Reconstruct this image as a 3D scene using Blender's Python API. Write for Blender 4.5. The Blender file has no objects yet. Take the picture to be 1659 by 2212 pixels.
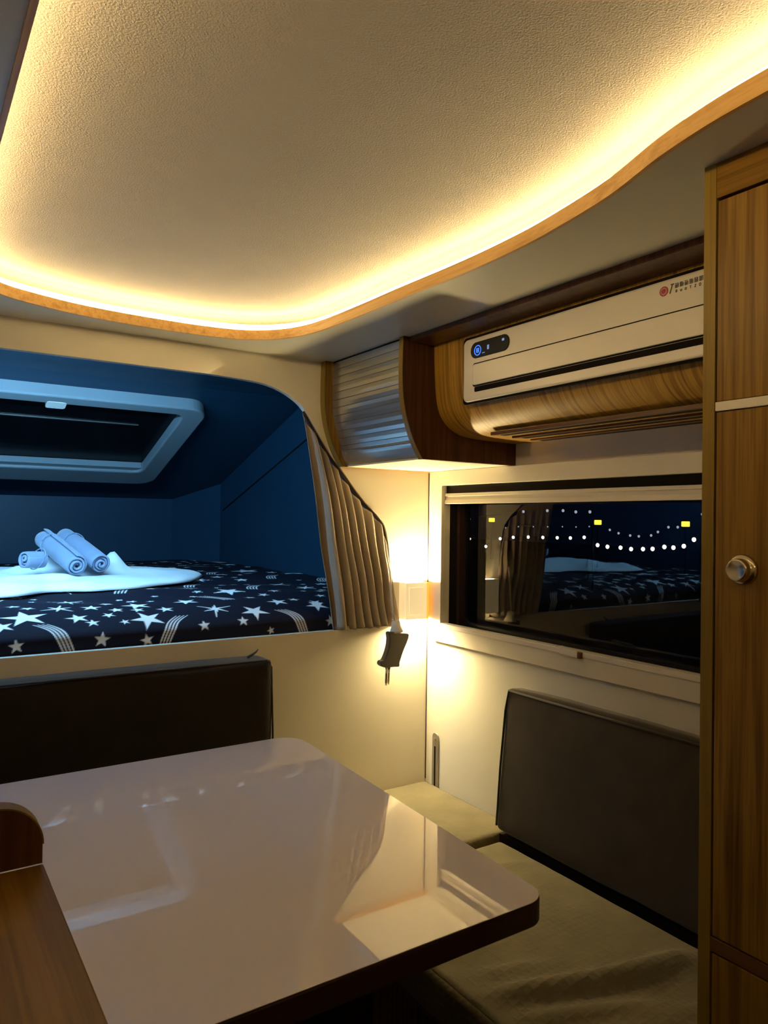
import bpy, bmesh, math, random
import numpy as np
from mathutils import Vector, Matrix, noise as mnoise

S = bpy.context.scene
COL = S.collection
R = math.radians
random.seed(7)

# ------------------------------------------------------------------ camera, world, exposure
FPX, YAW, PITCH, ROLL, CAMZ = 1576.8, R(33.552), R(0.552), R(0.748), 1.45
cd = bpy.data.cameras.new('camera')
cam = bpy.data.objects.new('camera', cd)
COL.objects.link(cam)
cd.sensor_fit = 'HORIZONTAL'
cd.sensor_width = 36.0
cd.lens = FPX * 36.0 / 1659.0
cd.clip_start = 0.02
fw = Vector((math.sin(YAW) * math.cos(PITCH), math.cos(YAW) * math.cos(PITCH), math.sin(PITCH)))
rt = Vector((math.cos(YAW), -math.sin(YAW), 0))
up = rt.cross(fw)
rt2 = rt * math.cos(ROLL) + up * math.sin(ROLL)
up2 = -rt * math.sin(ROLL) + up * math.cos(ROLL)
cam.matrix_world = Matrix(((rt2.x, up2.x, -fw.x, 0), (rt2.y, up2.y, -fw.y, 0), (rt2.z, up2.z, -fw.z, CAMZ), (0, 0, 0, 1)))
S.camera = cam

w = bpy.data.worlds.new('world')
S.world = w
w.use_nodes = True
w.node_tree.nodes['Background'].inputs[0].default_value = (0.004, 0.005, 0.012, 1)
w.node_tree.nodes['Background'].inputs[1].default_value = 0.15

S.view_settings.view_transform = 'Standard'
S.view_settings.look = 'None'
S.view_settings.gamma = 1.0
S.view_settings.exposure = 0.42
S.cycles.use_denoising = True
S.cycles.max_bounces = 14
S.cycles.diffuse_bounces = 8
S.cycles.glossy_bounces = 6
S.cycles.transparent_max_bounces = 12
S.cycles.sample_clamp_indirect = 6.0

LED_POWER = 22.5         # warm strip in the ceiling recess
LED_COL = (1.0, 0.75, 0.33)
BLUE_POWER = 210.0        # blue strip in the sleeping alcove
BLUE_COL = (0.24, 0.60, 1.0)
LAMP_POWER = 950.0        # warm wall lamp in the corner
LAMP_COL = (1.0, 0.78, 0.37)

W, D, CEIL = 1.713, 2.269, 2.0
LEFT, BACK = -0.60, -1.40

# ------------------------------------------------------------------ materials
def newmat(name):
    m = bpy.data.materials.new(name)
    m.use_nodes = True
    nt = m.node_tree
    return m, nt, nt.nodes['Principled BSDF']

def nd(nt, typ, **kw):
    n = nt.nodes.new(typ)
    for k, v in kw.items():
        setattr(n, k, v)
    return n

def mapped(nt, scale):
    tc = nd(nt, 'ShaderNodeTexCoord')
    mp = nd(nt, 'ShaderNodeMapping')
    mp.inputs['Scale'].default_value = scale
    nt.links.new(tc.outputs['Object'], mp.inputs['Vector'])
    return mp.outputs['Vector']

def ramp(nt, fac, stops):
    r = nd(nt, 'ShaderNodeValToRGB')
    el = r.color_ramp.elements
    while len(el) < len(stops):
        el.new(0.5)
    for e, (p, c) in zip(el, stops):
        e.position = p
        e.color = (*c, 1)
    nt.links.new(fac, r.inputs[0])
    return r.outputs[0]

def noise(nt, vec, scale, detail=3.0, rough=0.5, dist=0.0):
    n = nd(nt, 'ShaderNodeTexNoise')
    n.inputs['Scale'].default_value = scale
    n.inputs['Detail'].default_value = detail
    n.inputs['Roughness'].default_value = rough
    n.inputs['Distortion'].default_value = dist
    nt.links.new(vec, n.inputs['Vector'])
    return n.outputs['Fac']

def bump(nt, b, height, strength, dist):
    bn = nd(nt, 'ShaderNodeBump')
    bn.inputs['Strength'].default_value = strength
    bn.inputs['Distance'].default_value = dist
    nt.links.new(height, bn.inputs['Height'])
    nt.links.new(bn.outputs[0], b.inputs['Normal'])

def paint(name, col, rough=0.5, spec=0.5, metal=0.0, var=0.04, bscale=0, bstr=0.2, bdist=0.001, coat=0.0):
    m, nt, b = newmat(name)
    v = mapped(nt, (1, 1, 1))
    f = noise(nt, v, 3.0, 4)
    c0 = tuple(max(0, c * (1 - var)) for c in col)
    c1 = tuple(min(1, c * (1 + var)) for c in col)
    nt.links.new(ramp(nt, f, [(0.3, c0), (0.7, c1)]), b.inputs['Base Color'])
    b.inputs['Roughness'].default_value = rough
    b.inputs['Specular IOR Level'].default_value = spec
    b.inputs['Metallic'].default_value = metal
    b.inputs['Coat Weight'].default_value = coat
    b.inputs['Coat Roughness'].default_value = 0.01
    if bscale:
        bump(nt, b, noise(nt, v, bscale, 2, 0.6), bstr, bdist)
    return m

def wood(name, axis, dark, mid, light, rough=0.35, freq=46.0, slow=None):
    m, nt, b = newmat(name)
    sc = [freq, freq, freq]
    for a_ in (slow or axis):
        sc['xyz'.index(a_)] = freq * 0.03
    v = mapped(nt, tuple(sc))
    a = noise(nt, v, 1.0, 5, 0.62, 0.35)
    sc2 = [260.0] * 3
    for a_ in (slow or axis):
        sc2['xyz'.index(a_)] = 5.0
    f2 = noise(nt, mapped(nt, tuple(sc2)), 1.0, 2)
    mx = nd(nt, 'ShaderNodeMix', data_type='FLOAT')
    mx.inputs[0].default_value = 0.22
    nt.links.new(a, mx.inputs[2])
    nt.links.new(f2, mx.inputs[3])
    nt.links.new(ramp(nt, mx.outputs[0], [(0.32, dark), (0.47, mid), (0.56, light), (0.68, mid)]), b.inputs['Base Color'])
    b.inputs['Roughness'].default_value = rough
    b.inputs['Specular IOR Level'].default_value = 0.28
    return m

def fabric(name, col, scale=900.0, strength=0.25, var=0.12, sheen=0.2, rough=0.9, wave=None):
    m, nt, b = newmat(name)
    v = mapped(nt, (1, 1, 1))
    f = noise(nt, v, 14.0, 4)
    c0 = tuple(c * (1 - var) for c in col)
    c1 = tuple(min(1, c * (1 + var)) for c in col)
    nt.links.new(ramp(nt, f, [(0.3, c0), (0.7, c1)]), b.inputs['Base Color'])
    b.inputs['Roughness'].default_value = rough
    b.inputs['Specular IOR Level'].default_value = 0.2
    b.inputs['Sheen Weight'].default_value = sheen
    if wave:
        vo = nd(nt, 'ShaderNodeTexVoronoi', distance='CHEBYCHEV')
        vo.inputs['Scale'].default_value = wave
        vo.inputs['Randomness'].default_value = 0.25
        nt.links.new(v, vo.inputs['Vector'])
        bump(nt, b, vo.outputs['Distance'], strength, 0.004)
    else:
        bump(nt, b, noise(nt, v, scale, 1), strength, 0.001)
    return m

def glow(name, col, power):
    m, nt, b = newmat(name)
    b.inputs['Base Color'].default_value = (*col, 1)
    b.inputs['Emission Color'].default_value = (*col, 1)
    b.inputs['Emission Strength'].default_value = power
    return m

def glass(name, refl_tint=(1, 1, 1), ior=1.9, tint=(0.85, 0.87, 0.9)):
    m, nt, b = newmat(name)
    nt.nodes.remove(b)
    fr = nd(nt, 'ShaderNodeFresnel')
    fr.inputs['IOR'].default_value = ior
    ge = nd(nt, 'ShaderNodeNewGeometry')          # the reflection belongs to the outer faces only, the pane is thin
    inv = nd(nt, 'ShaderNodeMath', operation='SUBTRACT')
    inv.inputs[0].default_value = 1.0
    nt.links.new(ge.outputs['Backfacing'], inv.inputs[1])
    mul = nd(nt, 'ShaderNodeMath', operation='MULTIPLY')
    nt.links.new(fr.outputs[0], mul.inputs[0])
    nt.links.new(inv.outputs[0], mul.inputs[1])
    tr = nd(nt, 'ShaderNodeBsdfTransparent')
    tr.inputs[0].default_value = (*tint, 1)
    gl = nd(nt, 'ShaderNodeBsdfGlossy')
    gl.inputs['Roughness'].default_value = 0.0
    gl.inputs['Color'].default_value = (*refl_tint, 1)
    mx = nd(nt, 'ShaderNodeMixShader')
    nt.links.new(mul.outputs[0], mx.inputs[0])
    nt.links.new(tr.outputs[0], mx.inputs[1])
    nt.links.new(gl.outputs[0], mx.inputs[2])
    nt.links.new(mx.outputs[0], nt.nodes['Material Output'].inputs[0])
    return m

M = {}
M['ceiling'] = paint('textured_ceiling', (0.375, 0.345, 0.33), 0.65, 0.3, bscale=310, bstr=0.65, bdist=0.004)
M['soffit'] = paint('soffit_paint', (0.56, 0.53, 0.43), 0.35, 0.5)
M['frontwall'] = paint('gloss_wall', (0.88, 0.82, 0.69), 0.16, 0.5, coat=0.3)
M['sidewall'] = paint('matt_wall', (0.76, 0.72, 0.62), 0.45, 0.4, bscale=220, bstr=0.12, bdist=0.002)
M['otherwall'] = paint('plain_wall', (0.70, 0.65, 0.55), 0.5, 0.4)
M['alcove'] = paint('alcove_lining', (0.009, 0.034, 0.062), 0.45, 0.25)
M['cream'] = paint('cream_plastic', (0.78, 0.72, 0.60), 0.32, 0.5)
M['white'] = paint('white_plastic', (0.80, 0.74, 0.66), 0.28, 0.5, var=0.02)
M['hatchframe'] = paint('hatch_plastic', (0.20, 0.225, 0.235), 0.45, 0.4, bscale=300, bstr=0.1)
M['black'] = paint('black_plastic', (0.010, 0.009, 0.010), 0.45, 0.2)
M['gap'] = paint('dark_gap', (0.01, 0.007, 0.005), 0.8, 0.1)
M['darkedge'] = paint('dark_edge_band', (0.035, 0.016, 0.012), 0.35, 0.5)
M['table'] = paint('gloss_table', (0.90, 0.86, 0.97), 0.015, 0.6, var=0.01, coat=1.0)
M['wood'] = wood('zebrano_upright', 'z', (0.090, 0.040, 0.005), (0.21, 0.108, 0.015), (0.30, 0.165, 0.028), freq=62)
M['wood_ac'] = wood('zebrano_housing', 'z', (0.14, 0.060, 0.006), (0.34, 0.175, 0.022), (0.48, 0.27, 0.042), 0.5, freq=85, slow='xz')
M['wood_h'] = wood('zebrano_level', 'y', (0.11, 0.048, 0.004), (0.17, 0.082, 0.008), (0.23, 0.115, 0.014), freq=30)
M['wood_edge'] = wood('edge_veneer', 'z', (0.17, 0.105, 0.014), (0.22, 0.14, 0.02), (0.27, 0.175, 0.03), freq=20)
M['wood_trim'] = wood('trim_veneer', 'y', (0.46, 0.25, 0.08), (0.60, 0.35, 0.12), (0.68, 0.42, 0.16), 0.4, freq=60)
M['wood_dark'] = wood('dark_veneer', 'z', (0.045, 0.016, 0.008), (0.085, 0.03, 0.013), (0.12, 0.045, 0.018))
M['wood_brown'] = wood('brown_veneer', 'y', (0.07, 0.03, 0.012), (0.11, 0.05, 0.02), (0.15, 0.07, 0.028))
M['floor'] = wood('floor_boards', 'y', (0.06, 0.028, 0.012), (0.10, 0.05, 0.02), (0.15, 0.075, 0.03), freq=16)
M['seat'] = fabric('taupe_seat_fabric', (0.165, 0.14, 0.078), strength=0.45, wave=55)
M['cushion'] = fabric('charcoal_cushion_fabric', (0.056, 0.045, 0.036), 700, 0.3)
M['cushion_shaded'] = fabric('shaded_cushion_fabric', (0.020, 0.014, 0.008), 700, 0.3)  # darker copy of the cushion fabric, front backrest's shade painted into the colour
M['piping'] = fabric('dark_piping', (0.05, 0.045, 0.04), 700, 0.2)
M['curtain'] = fabric('curtain_fabric', (0.40, 0.33, 0.26), 1400, 0.2, 0.06)
M['lining'] = fabric('pale_lining', (0.66, 0.58, 0.45), 900, 0.2)
M['towel'] = fabric('towel_terry', (0.24, 0.30, 0.42), 420, 0.6, 0.06, 0.3)
M['blanket'] = fabric('white_terry', (0.86, 0.88, 0.86), 380, 0.6, 0.03, 0.3)
M['plug'] = paint('plug_rubber', (0.045, 0.034, 0.022), 0.5, 0.4)
M['chrome'] = paint('polished_metal', (0.75, 0.70, 0.60), 0.12, 0.5, metal=1.0)
M['steel'] = paint('brushed_metal', (0.42, 0.39, 0.34), 0.35, 0.5, metal=0.8)
M['nickel'] = paint('satin_nickel', (0.62, 0.54, 0.40), 0.22, 0.5, metal=1.0)
M['tambour'] = paint('silver_slats', (0.52, 0.51, 0.48), 0.22, 0.5, metal=0.75)
M['glass'] = glass('window_pane', ior=1.62)
M['hatchglass'] = paint('smoked_pane', (0.003, 0.003, 0.004), 0.25, 0.08)
M['led'] = glow('warm_led', LED_COL, LED_POWER)
M['blue_led'] = glow('blue_led', BLUE_COL, BLUE_POWER)
M['lamp_led'] = glow('lamp_light', LAMP_COL, LAMP_POWER)
M['lamp_amber'] = glow('amber_diffuser', (1.0, 0.42, 0.06), 0.75)
M['lamp_front'] = glow('lamp_front_diffuser', (0.85, 0.68, 0.36), 0.55)
M['display_blue'] = glow('blue_digits', (0.05, 0.22, 1.0), 0.9)
M['display_pale'] = glow('pale_digits', (0.25, 0.40, 0.9), 0.35)
M['red'] = paint('red_ink', (0.45, 0.04, 0.07), 0.4)
M['ink'] = paint('black_ink', (0.05, 0.045, 0.04), 0.4)
M['yellow_lamp'] = glow('yellow_lamp_glass', (1.0, 0.75, 0.05), 1.6)
M['bulb_white'] = glow('white_bulb_glass', (1.0, 0.90, 0.72), 5.0)
M['reflection_dim'] = glow('dim_reflection_glow', (0.85, 0.85, 1.0), 0.42)  # weak glow imitating reflections in the window glass
M['night'] = paint('night_ground', (0.01, 0.01, 0.011), 0.9, 0.1)

# ------------------------------------------------------------------ mesh helpers
def link(name, me, mat, parent=None):
    o = bpy.data.objects.new(name, me)
    COL.objects.link(o)
    if mat is not None and len(me.materials) == 0:
        me.materials.append(M[mat])
    if parent is not None:
        o.parent = parent
        o.matrix_parent_inverse = Matrix.Translation(parent.location).inverted()
    return o

def build(name, bm, mat, parent=None, smooth=False, bevel=0.0, seg=2):
    bmesh.ops.recalc_face_normals(bm, faces=bm.faces)
    me = bpy.data.meshes.new(name)
    bm.to_mesh(me)
    bm.free()
    if smooth:
        for p in me.polygons:
            p.use_smooth = True
    o = link(name, me, mat, parent)
    if bevel > 0:
        md = o.modifiers.new('bevel', 'BEVEL')
        md.width = bevel
        md.segments = seg
        md.limit_method = 'ANGLE'
        md.angle_limit = R(40)
    return o

def thing(name, label, cat, loc, group=None):
    o = bpy.data.objects.new(name, None)
    o.empty_display_size = 0.05
    COL.objects.link(o)
    o.location = loc
    return tag(o, label, cat, group)

def tag(o, label, cat, group=None, kind=None):
    o['label'] = label
    o['category'] = cat
    if group:
        o['group'] = group
    if kind:
        o['kind'] = kind
    return o

def struct(o):
    o['kind'] = 'structure'
    return o

def add_box(bm, x0, x1, y0, y1, z0, z1):
    vs = [bm.verts.new(p) for p in ((x0, y0, z0), (x1, y0, z0), (x1, y1, z0), (x0, y1, z0), (x0, y0, z1), (x1, y0, z1), (x1, y1, z1), (x0, y1, z1))]
    for f in ((0, 1, 2, 3), (4, 5, 6, 7), (0, 1, 5, 4), (1, 2, 6, 5), (2, 3, 7, 6), (3, 0, 4, 7)):
        bm.faces.new([vs[i] for i in f])

def box(name, b, mat, parent=None, bevel=0.0, seg=2):
    bm = bmesh.new()
    add_box(bm, *b)
    return build(name, bm, mat, parent, bevel=bevel, seg=seg)

def P3(axis, u, v, a):
    return {'x': (a, u, v), 'y': (u, a, v), 'z': (u, v, a)}[axis]

def add_prism(bm, pts, axis, a0, a1):
    A = [bm.verts.new(P3(axis, u, v, a0)) for u, v in pts]
    B = [bm.verts.new(P3(axis, u, v, a1)) for u, v in pts]
    bm.faces.new(A)
    bm.faces.new(B[::-1])
    n = len(pts)
    for i in range(n):
        bm.faces.new((A[i], A[(i + 1) % n], B[(i + 1) % n], B[i]))

def prism(name, pts, axis, a0, a1, mat, parent=None, bevel=0.0, seg=2, smooth=False):
    bm = bmesh.new()
    add_prism(bm, pts, axis, a0, a1)
    return build(name, bm, mat, parent, bevel=bevel, seg=seg, smooth=smooth)

def rrect(u0, u1, v0, v1, r, n=6):
    pts = []
    for cu, cv, a0 in ((u1 - r, v1 - r, 0), (u0 + r, v1 - r, 90), (u0 + r, v0 + r, 180), (u1 - r, v0 + r, 270)):
        for i in range(n + 1):
            a = R(a0 + 90 * i / n)
            pts.append((cu + r * math.cos(a), cv + r * math.sin(a)))
    return pts

def round_poly(corners, radii, n=8):
    out = []
    k = len(corners)
    for i in range(k):
        p = Vector(corners[i])
        a = (Vector(corners[i - 1]) - p)
        b = (Vector(corners[(i + 1) % k]) - p)
        ang = a.angle(b)
        d = radii[i] / math.tan(ang / 2)
        a.normalize()
        b.normalize()
        c = p + (a + b).normalized() * (radii[i] / math.sin(ang / 2))
        s, e = p + a * d - c, p + b * d - c
        t0 = math.atan2(s.y, s.x)
        dt = math.atan2(e.y, e.x) - t0
        while dt > math.pi:
            dt -= 2 * math.pi
        while dt < -math.pi:
            dt += 2 * math.pi
        for j in range(n + 1):
            t = t0 + dt * j / n
            out.append((c.x + radii[i] * math.cos(t), c.y + radii[i] * math.sin(t)))
    return out

def catmull(pts, closed=False, n=8):
    out = []
    k = len(pts)
    rng = range(k if closed else k - 1)
    g = (lambda i: Vector(pts[i % k])) if closed else (lambda i: Vector(pts[min(max(i, 0), k - 1)]))
    for i in rng:
        p0, p1, p2, p3 = g(i - 1), g(i), g(i + 1), g(i + 2)
        for j in range(n):
            t = j / n
            out.append(tuple(0.5 * (2 * p1 + (p2 - p0) * t + (2 * p0 - 5 * p1 + 4 * p2 - p3) * t * t + (3 * p1 - p0 - 3 * p2 + p3) * t ** 3)))
    if not closed:
        out.append(tuple(pts[-1]))
    return out

def holed(name, outer, inner, axis, a0, a1, mat):
    """a flat slab (outer outline) with one hole (inner outline), thick from a0 to a1"""
    bm = bmesh.new()
    ed = []
    for loop in (outer, inner):
        vs = [bm.verts.new(P3(axis, u, v, a0)) for u, v in loop]
        for i in range(len(vs)):
            ed.append(bm.edges.new((vs[i], vs[(i + 1) % len(vs)])))
    res = bmesh.ops.triangle_fill(bm, use_beauty=True, edges=ed)
    faces = [f for f in res['geom'] if isinstance(f, bmesh.types.BMFace)]
    ext = bmesh.ops.extrude_face_region(bm, geom=faces)
    off = Vector(P3(axis, 0, 0, a1 - a0))
    for v in [g for g in ext['geom'] if isinstance(g, bmesh.types.BMVert)]:
        v.co += off
    return build(name, bm, mat)

def tube(bm, path, r, n=8, closed=False):
    path = [Vector(p) for p in path]
    rings = []
    for i, p in enumerate(path):
        if closed:
            t = path[(i + 1) % len(path)] - path[i - 1]
        else:
            t = path[min(i + 1, len(path) - 1)] - path[max(i - 1, 0)]
        t.normalize()
        ref = Vector((0, 0, 1)) if abs(t.z) < 0.9 else Vector((1, 0, 0))
        a = t.cross(ref).normalized()
        b = t.cross(a)
        rr = r[i] if isinstance(r, (list, tuple)) else r
        rings.append([bm.verts.new(p + (a * math.cos(2 * math.pi * k / n) + b * math.sin(2 * math.pi * k / n)) * rr) for k in range(n)])
    m = len(rings)
    for i in range(m if closed else m - 1):
        A, B = rings[i], rings[(i + 1) % m]
        for k in range(n):
            bm.faces.new((A[k], A[(k + 1) % n], B[(k + 1) % n], B[k]))
    if not closed:
        bm.faces.new(rings[0])
        bm.faces.new(rings[-1])

def lathe(bm, prof, origin, axis, n=32):
    """prof: (distance along axis, radius)"""
    ax = Vector(axis).normalized()
    a = ax.orthogonal().normalized()
    b = ax.cross(a)
    o = Vector(origin)
    rings = [[bm.verts.new(o + ax * h + (a * math.cos(2 * math.pi * k / n) + b * math.sin(2 * math.pi * k / n)) * max(r, 1e-5)) for k in range(n)] for h, r in prof]
    for A, B in zip(rings, rings[1:]):
        for k in range(n):
            bm.faces.new((A[k], A[(k + 1) % n], B[(k + 1) % n], B[k]))
    bm.faces.new(rings[0])
    bm.faces.new(rings[-1])

def soft_block(name, corners8, mat, parent, cuts=14, puff=0.012, round_r=0.02, wr=0.0, seed=0, folds=None):
    """an upholstered block from 8 corners (bottom 4, top 4) with puffed faces, rounded edges and optional wrinkles"""
    c = [Vector(p) for p in corners8]
    bm = bmesh.new()
    grid = {}
    N = cuts
    def pos(i, j, k):
        u, v, t = i / N, j / N, k / N
        b = (c[0] * (1 - u) + c[1] * u) * (1 - v) + (c[3] * (1 - u) + c[2] * u) * v
        tp = (c[4] * (1 - u) + c[5] * u) * (1 - v) + (c[7] * (1 - u) + c[6] * u) * v
        return b * (1 - t) + tp * t
    ctr = sum(c, Vector()) / 8
    ex, ey, ez = (c[1] - c[0]).length, (c[3] - c[0]).length, (c[4] - c[0]).length
    dx, dy, dz = (c[1] - c[0]).normalized(), (c[3] - c[0]).normalized(), (c[4] - c[0]).normalized()
    def warp(i):
        """denser rows near the edges so that they round off cleanly"""
        t = i / N
        return 0.5 - 0.5 * math.cos(math.pi * t)
    def vert(i, j, k):
        key = (i, j, k)
        if key in grid:
            return grid[key]
        u, v, t = warp(i), warp(j), warp(k)
        p = pos(u * N, v * N, t * N)
        l = Vector(((u - 0.5) * ex, (v - 0.5) * ey, (t - 0.5) * ez))
        h = Vector((ex / 2, ey / 2, ez / 2))
        q = Vector([max(-h[a] + round_r, min(h[a] - round_r, l[a])) for a in range(3)])
        d = l - q
        if d.length > 1e-7:
            l2 = q + d.normalized() * min(d.length, round_r)
            dd = l2 - l
            p = p + dx * dd.x + dy * dd.y + dz * dd.z
        s = lambda a: max(0.0, 1 - (2 * a - 1) ** 4)
        if k == N: p = p + dz * puff * s(u) * s(v)
        if k == 0: p = p - dz * puff * 0.3 * s(u) * s(v)
        if i == 0: p = p - dx * puff * s(v) * s(t)
        if i == N: p = p + dx * puff * s(v) * s(t)
        if j == 0: p = p - dy * puff * s(u) * s(t)
        if j == N: p = p + dy * puff * s(u) * s(t)
        if wr:
            n1 = mnoise.noise(Vector((p.x * 9 + seed, p.y * 9, p.z * 9)))
            n2 = mnoise.noise(Vector((p.x * 23 + seed, p.y * 23, p.z * 23)))
            p = p + (p - ctr).normalized() * wr * (n1 + 0.4 * n2)
        if folds and k == N:
            p = p + dz * folds(p) * s(u) * s(v)
        grid[key] = bm.verts.new(p)
        return grid[key]
    for a in range(N):
        for b in range(N):
            for f in (0, N):
                bm.faces.new((vert(a, b, f), vert(a + 1, b, f), vert(a + 1, b + 1, f), vert(a, b + 1, f)))
                bm.faces.new((vert(a, f, b), vert(a + 1, f, b), vert(a + 1, f, b + 1), vert(a, f, b + 1)))
                bm.faces.new((vert(f, a, b), vert(f, a + 1, b), vert(f, a + 1, b + 1), vert(f, a, b + 1)))
    return build(name, bm, mat, parent, smooth=True)

def block8(x0, x1, y0, y1, z0, z1):
    return [(x0, y0, z0), (x1, y0, z0), (x1, y1, z0), (x0, y1, z0), (x0, y0, z1), (x1, y0, z1), (x1, y1, z1), (x0, y1, z1)]

# ------------------------------------------------------------------ the room shell
struct(box('floor', (LEFT, W, BACK, D, -0.03, 0.0), 'floor'))
struct(box('ceiling', (LEFT - 0.03, W + 0.03, BACK - 0.03, D + 0.024, 2.078, 2.10), 'ceiling'))
struct(box('wall_left', (LEFT - 0.03, LEFT, BACK, D, 0.0, 2.078), 'otherwall'))
struct(box('wall_back', (LEFT, W, BACK - 0.03, BACK, 0.0, 2.078), 'otherwall'))

loop_ctrl = [(0.113, -0.9), (0.113, -0.2), (0.114, 0.5), (0.114, 1.1), (0.115, 1.5), (0.123, 1.80), (0.150, 1.955), (0.205, 2.043), (0.312, 2.095),
             (0.436, 2.128), (0.604, 2.141), (0.77, 2.134), (0.88, 2.105), (0.955, 2.041), (0.995, 1.96), (1.014, 1.86), (1.023, 1.68), (1.026, 1.50), (1.033, 1.26),
             (1.027, 1.08), (1.012, 0.959), (0.982, 0.81), (0.932, 0.66), (0.905, 0.50), (0.895, 0.2), (0.895, -0.3), (0.895, -0.9), (0.80, -1.08), (0.5, -1.12), (0.21, -1.08)]
loop = catmull(loop_ctrl, closed=True, n=6)
struct(holed('trim_1', [(LEFT, BACK), (W, BACK), (W, D), (LEFT, D)], loop, 'z', CEIL, CEIL + 0.012, 'soffit')).name = 'ceiling_soffit'

def offset_loop(pts, d):
    out = []
    n = len(pts)
    for i in range(n):
        a, b = Vector(pts[i - 1][:2]), Vector(pts[(i + 1) % n][:2])
        t = (b - a).normalized()
        out.append((pts[i][0] - t.y * d, pts[i][1] + t.x * d))
    return out
# orientation: make +d point away from the opening
area = sum(loop[i - 1][0] * loop[i][1] - loop[i][0] * loop[i - 1][1] for i in range(len(loop)))
sg = -1 if area > 0 else 1

def ribbon_ring(name, inner, outer, z0, z1, mat, parent=None):
    bm = bmesh.new()
    n = len(inner)
    vs = [[bm.verts.new((p[0], p[1], z)) for p in lp] for lp, z in ((inner, z0), (inner, z1), (outer, z1), (outer, z0))]
    for a in range(4):
        A, B = vs[a], vs[(a + 1) % 4]
        for i in range(n):
            bm.faces.new((A[i], A[(i + 1) % n], B[(i + 1) % n], B[i]))
    return build(name, bm, mat, parent)

struct(ribbon_ring('trim_2', offset_loop(loop, -0.001 * sg), offset_loop(loop, 0.007 * sg), CEIL - 0.003, CEIL + 0.026, 'wood_trim')).name = 'trim_2'
led = ribbon_ring('led_strip', offset_loop(loop, 0.030 * sg), offset_loop(loop, 0.038 * sg), CEIL + 0.0255, CEIL + 0.0500, 'led')
tag(led, 'glowing warm light strip hidden along the curved wooden ceiling edge', 'light')

# front wall with the alcove opening
curve_part = catmull([(0.837, 1.910), (0.98, 1.904), (1.05, 1.893), (1.11, 1.870), (1.162, 1.834), (1.205, 1.775), (1.250, 1.712), (1.28, 1.672), (1.318, 1.628),
                      (1.370, 1.565), (1.424, 1.508), (1.475, 1.468), (1.508, 1.425), (1.526, 1.36), (1.540, 1.25), (1.562, 1.15), (1.588, 1.05)], n=5)
opening = [(-0.52, 1.05), (-0.52, 1.911)] + [p for p in curve_part]
struct(holed('wall_front', [(LEFT, 0), (W + 0.025, 0), (W + 0.025, 2.078), (LEFT, 2.078)], opening, 'y', D, D + 0.024, 'frontwall'))

# side wall with the window opening
WY0, WY1, WZ0, WZ1 = 0.78, 2.168, 1.047, 1.579
struct(holed('wall_right', [(BACK, 0), (D, 0), (D, 2.078), (BACK, 2.078)], rrect(WY0, WY1, WZ0, WZ1, 0.004, 2), 'x', W, W + 0.025, 'sidewall'))
struct(box('trim_3', (W - 0.003, W - 0.0005, D - 0.004, D - 0.0005, 0.45, 1.63), 'darkedge'))
struct(box('trim_4', (1.27, 1.395, 0.668, 1.789, 1.985, 1.9995), 'wood_dark'))

# ------------------------------------------------------------------ the sleeping alcove
AX, AB, AZ = 1.70, 4.75, 2.05
def alcove_top(y):
    return AZ if y < 3.27 else AZ - 0.33 * (y - 3.27)
bm = bmesh.new()
add_prism(bm, [(D + 0.024, 1.0), (AB + 0.02, 1.0), (AB + 0.02, 1.02), (D + 0.024, 1.02)], 'x', LEFT, AX)
struct(build('floor_alcove', bm, 'alcove'))
bm = bmesh.new()
add_prism(bm, [(D + 0.024, AZ), (3.18, AZ), (3.27, AZ - 0.007), (3.36, AZ - 0.032), (AB + 0.1, alcove_top(AB + 0.1)), (AB + 0.1, alcove_top(AB + 0.1) + 0.03), (3.27, AZ + 0.03), (D + 0.024, AZ + 0.03)], 'x', LEFT - 0.02, AX + 0.02)
struct(build('ceiling_alcove', bm, 'alcove'))
struct(prism('wall_alcove_back', [(LEFT, AB), (1.485, AB), (AX, 4.45), (AX + 0.02, 4.46), (1.495, AB + 0.02), (LEFT, AB + 0.02)], 'z', 1.0, AZ, 'alcove'))
struct(box('wall_alcove_right', (AX, AX + 0.02, D + 0.0245, 4.46, 1.0, AZ), 'alcove'))
struct(box('wall_alcove_left', (LEFT - 0.02, LEFT, D + 0.0245, AB, 1.0, AZ), 'alcove'))
bm = bmesh.new()
add_prism(bm, [(3.20, 1.864), (3.20, 1.872), (4.40, 1.496), (4.40, 1.488)], 'x', AX - 0.004, AX - 0.0005)
struct(build('trim_5', bm, 'gap'))

bl = thing('blue_light_strip', '', 'light', (0.14, D + 0.03, 1.95))
prism('housing', [(D + 0.0245, 1.958), (D + 0.0445, 1.958), (D + 0.0295, 1.9165), (D + 0.0245, 1.9165)], 'x', -0.45, 0.76, 'hatchframe', bl)
prism('diffuser', [(D + 0.0304, 1.9175), (D + 0.0448, 1.9573), (D + 0.0456, 1.9570), (D + 0.0312, 1.9172)], 'x', -0.445, 0.755, 'blue_led', bl)
tag(bl, 'blue light strip tucked behind the top edge of the sleeping alcove', 'light')

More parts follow.
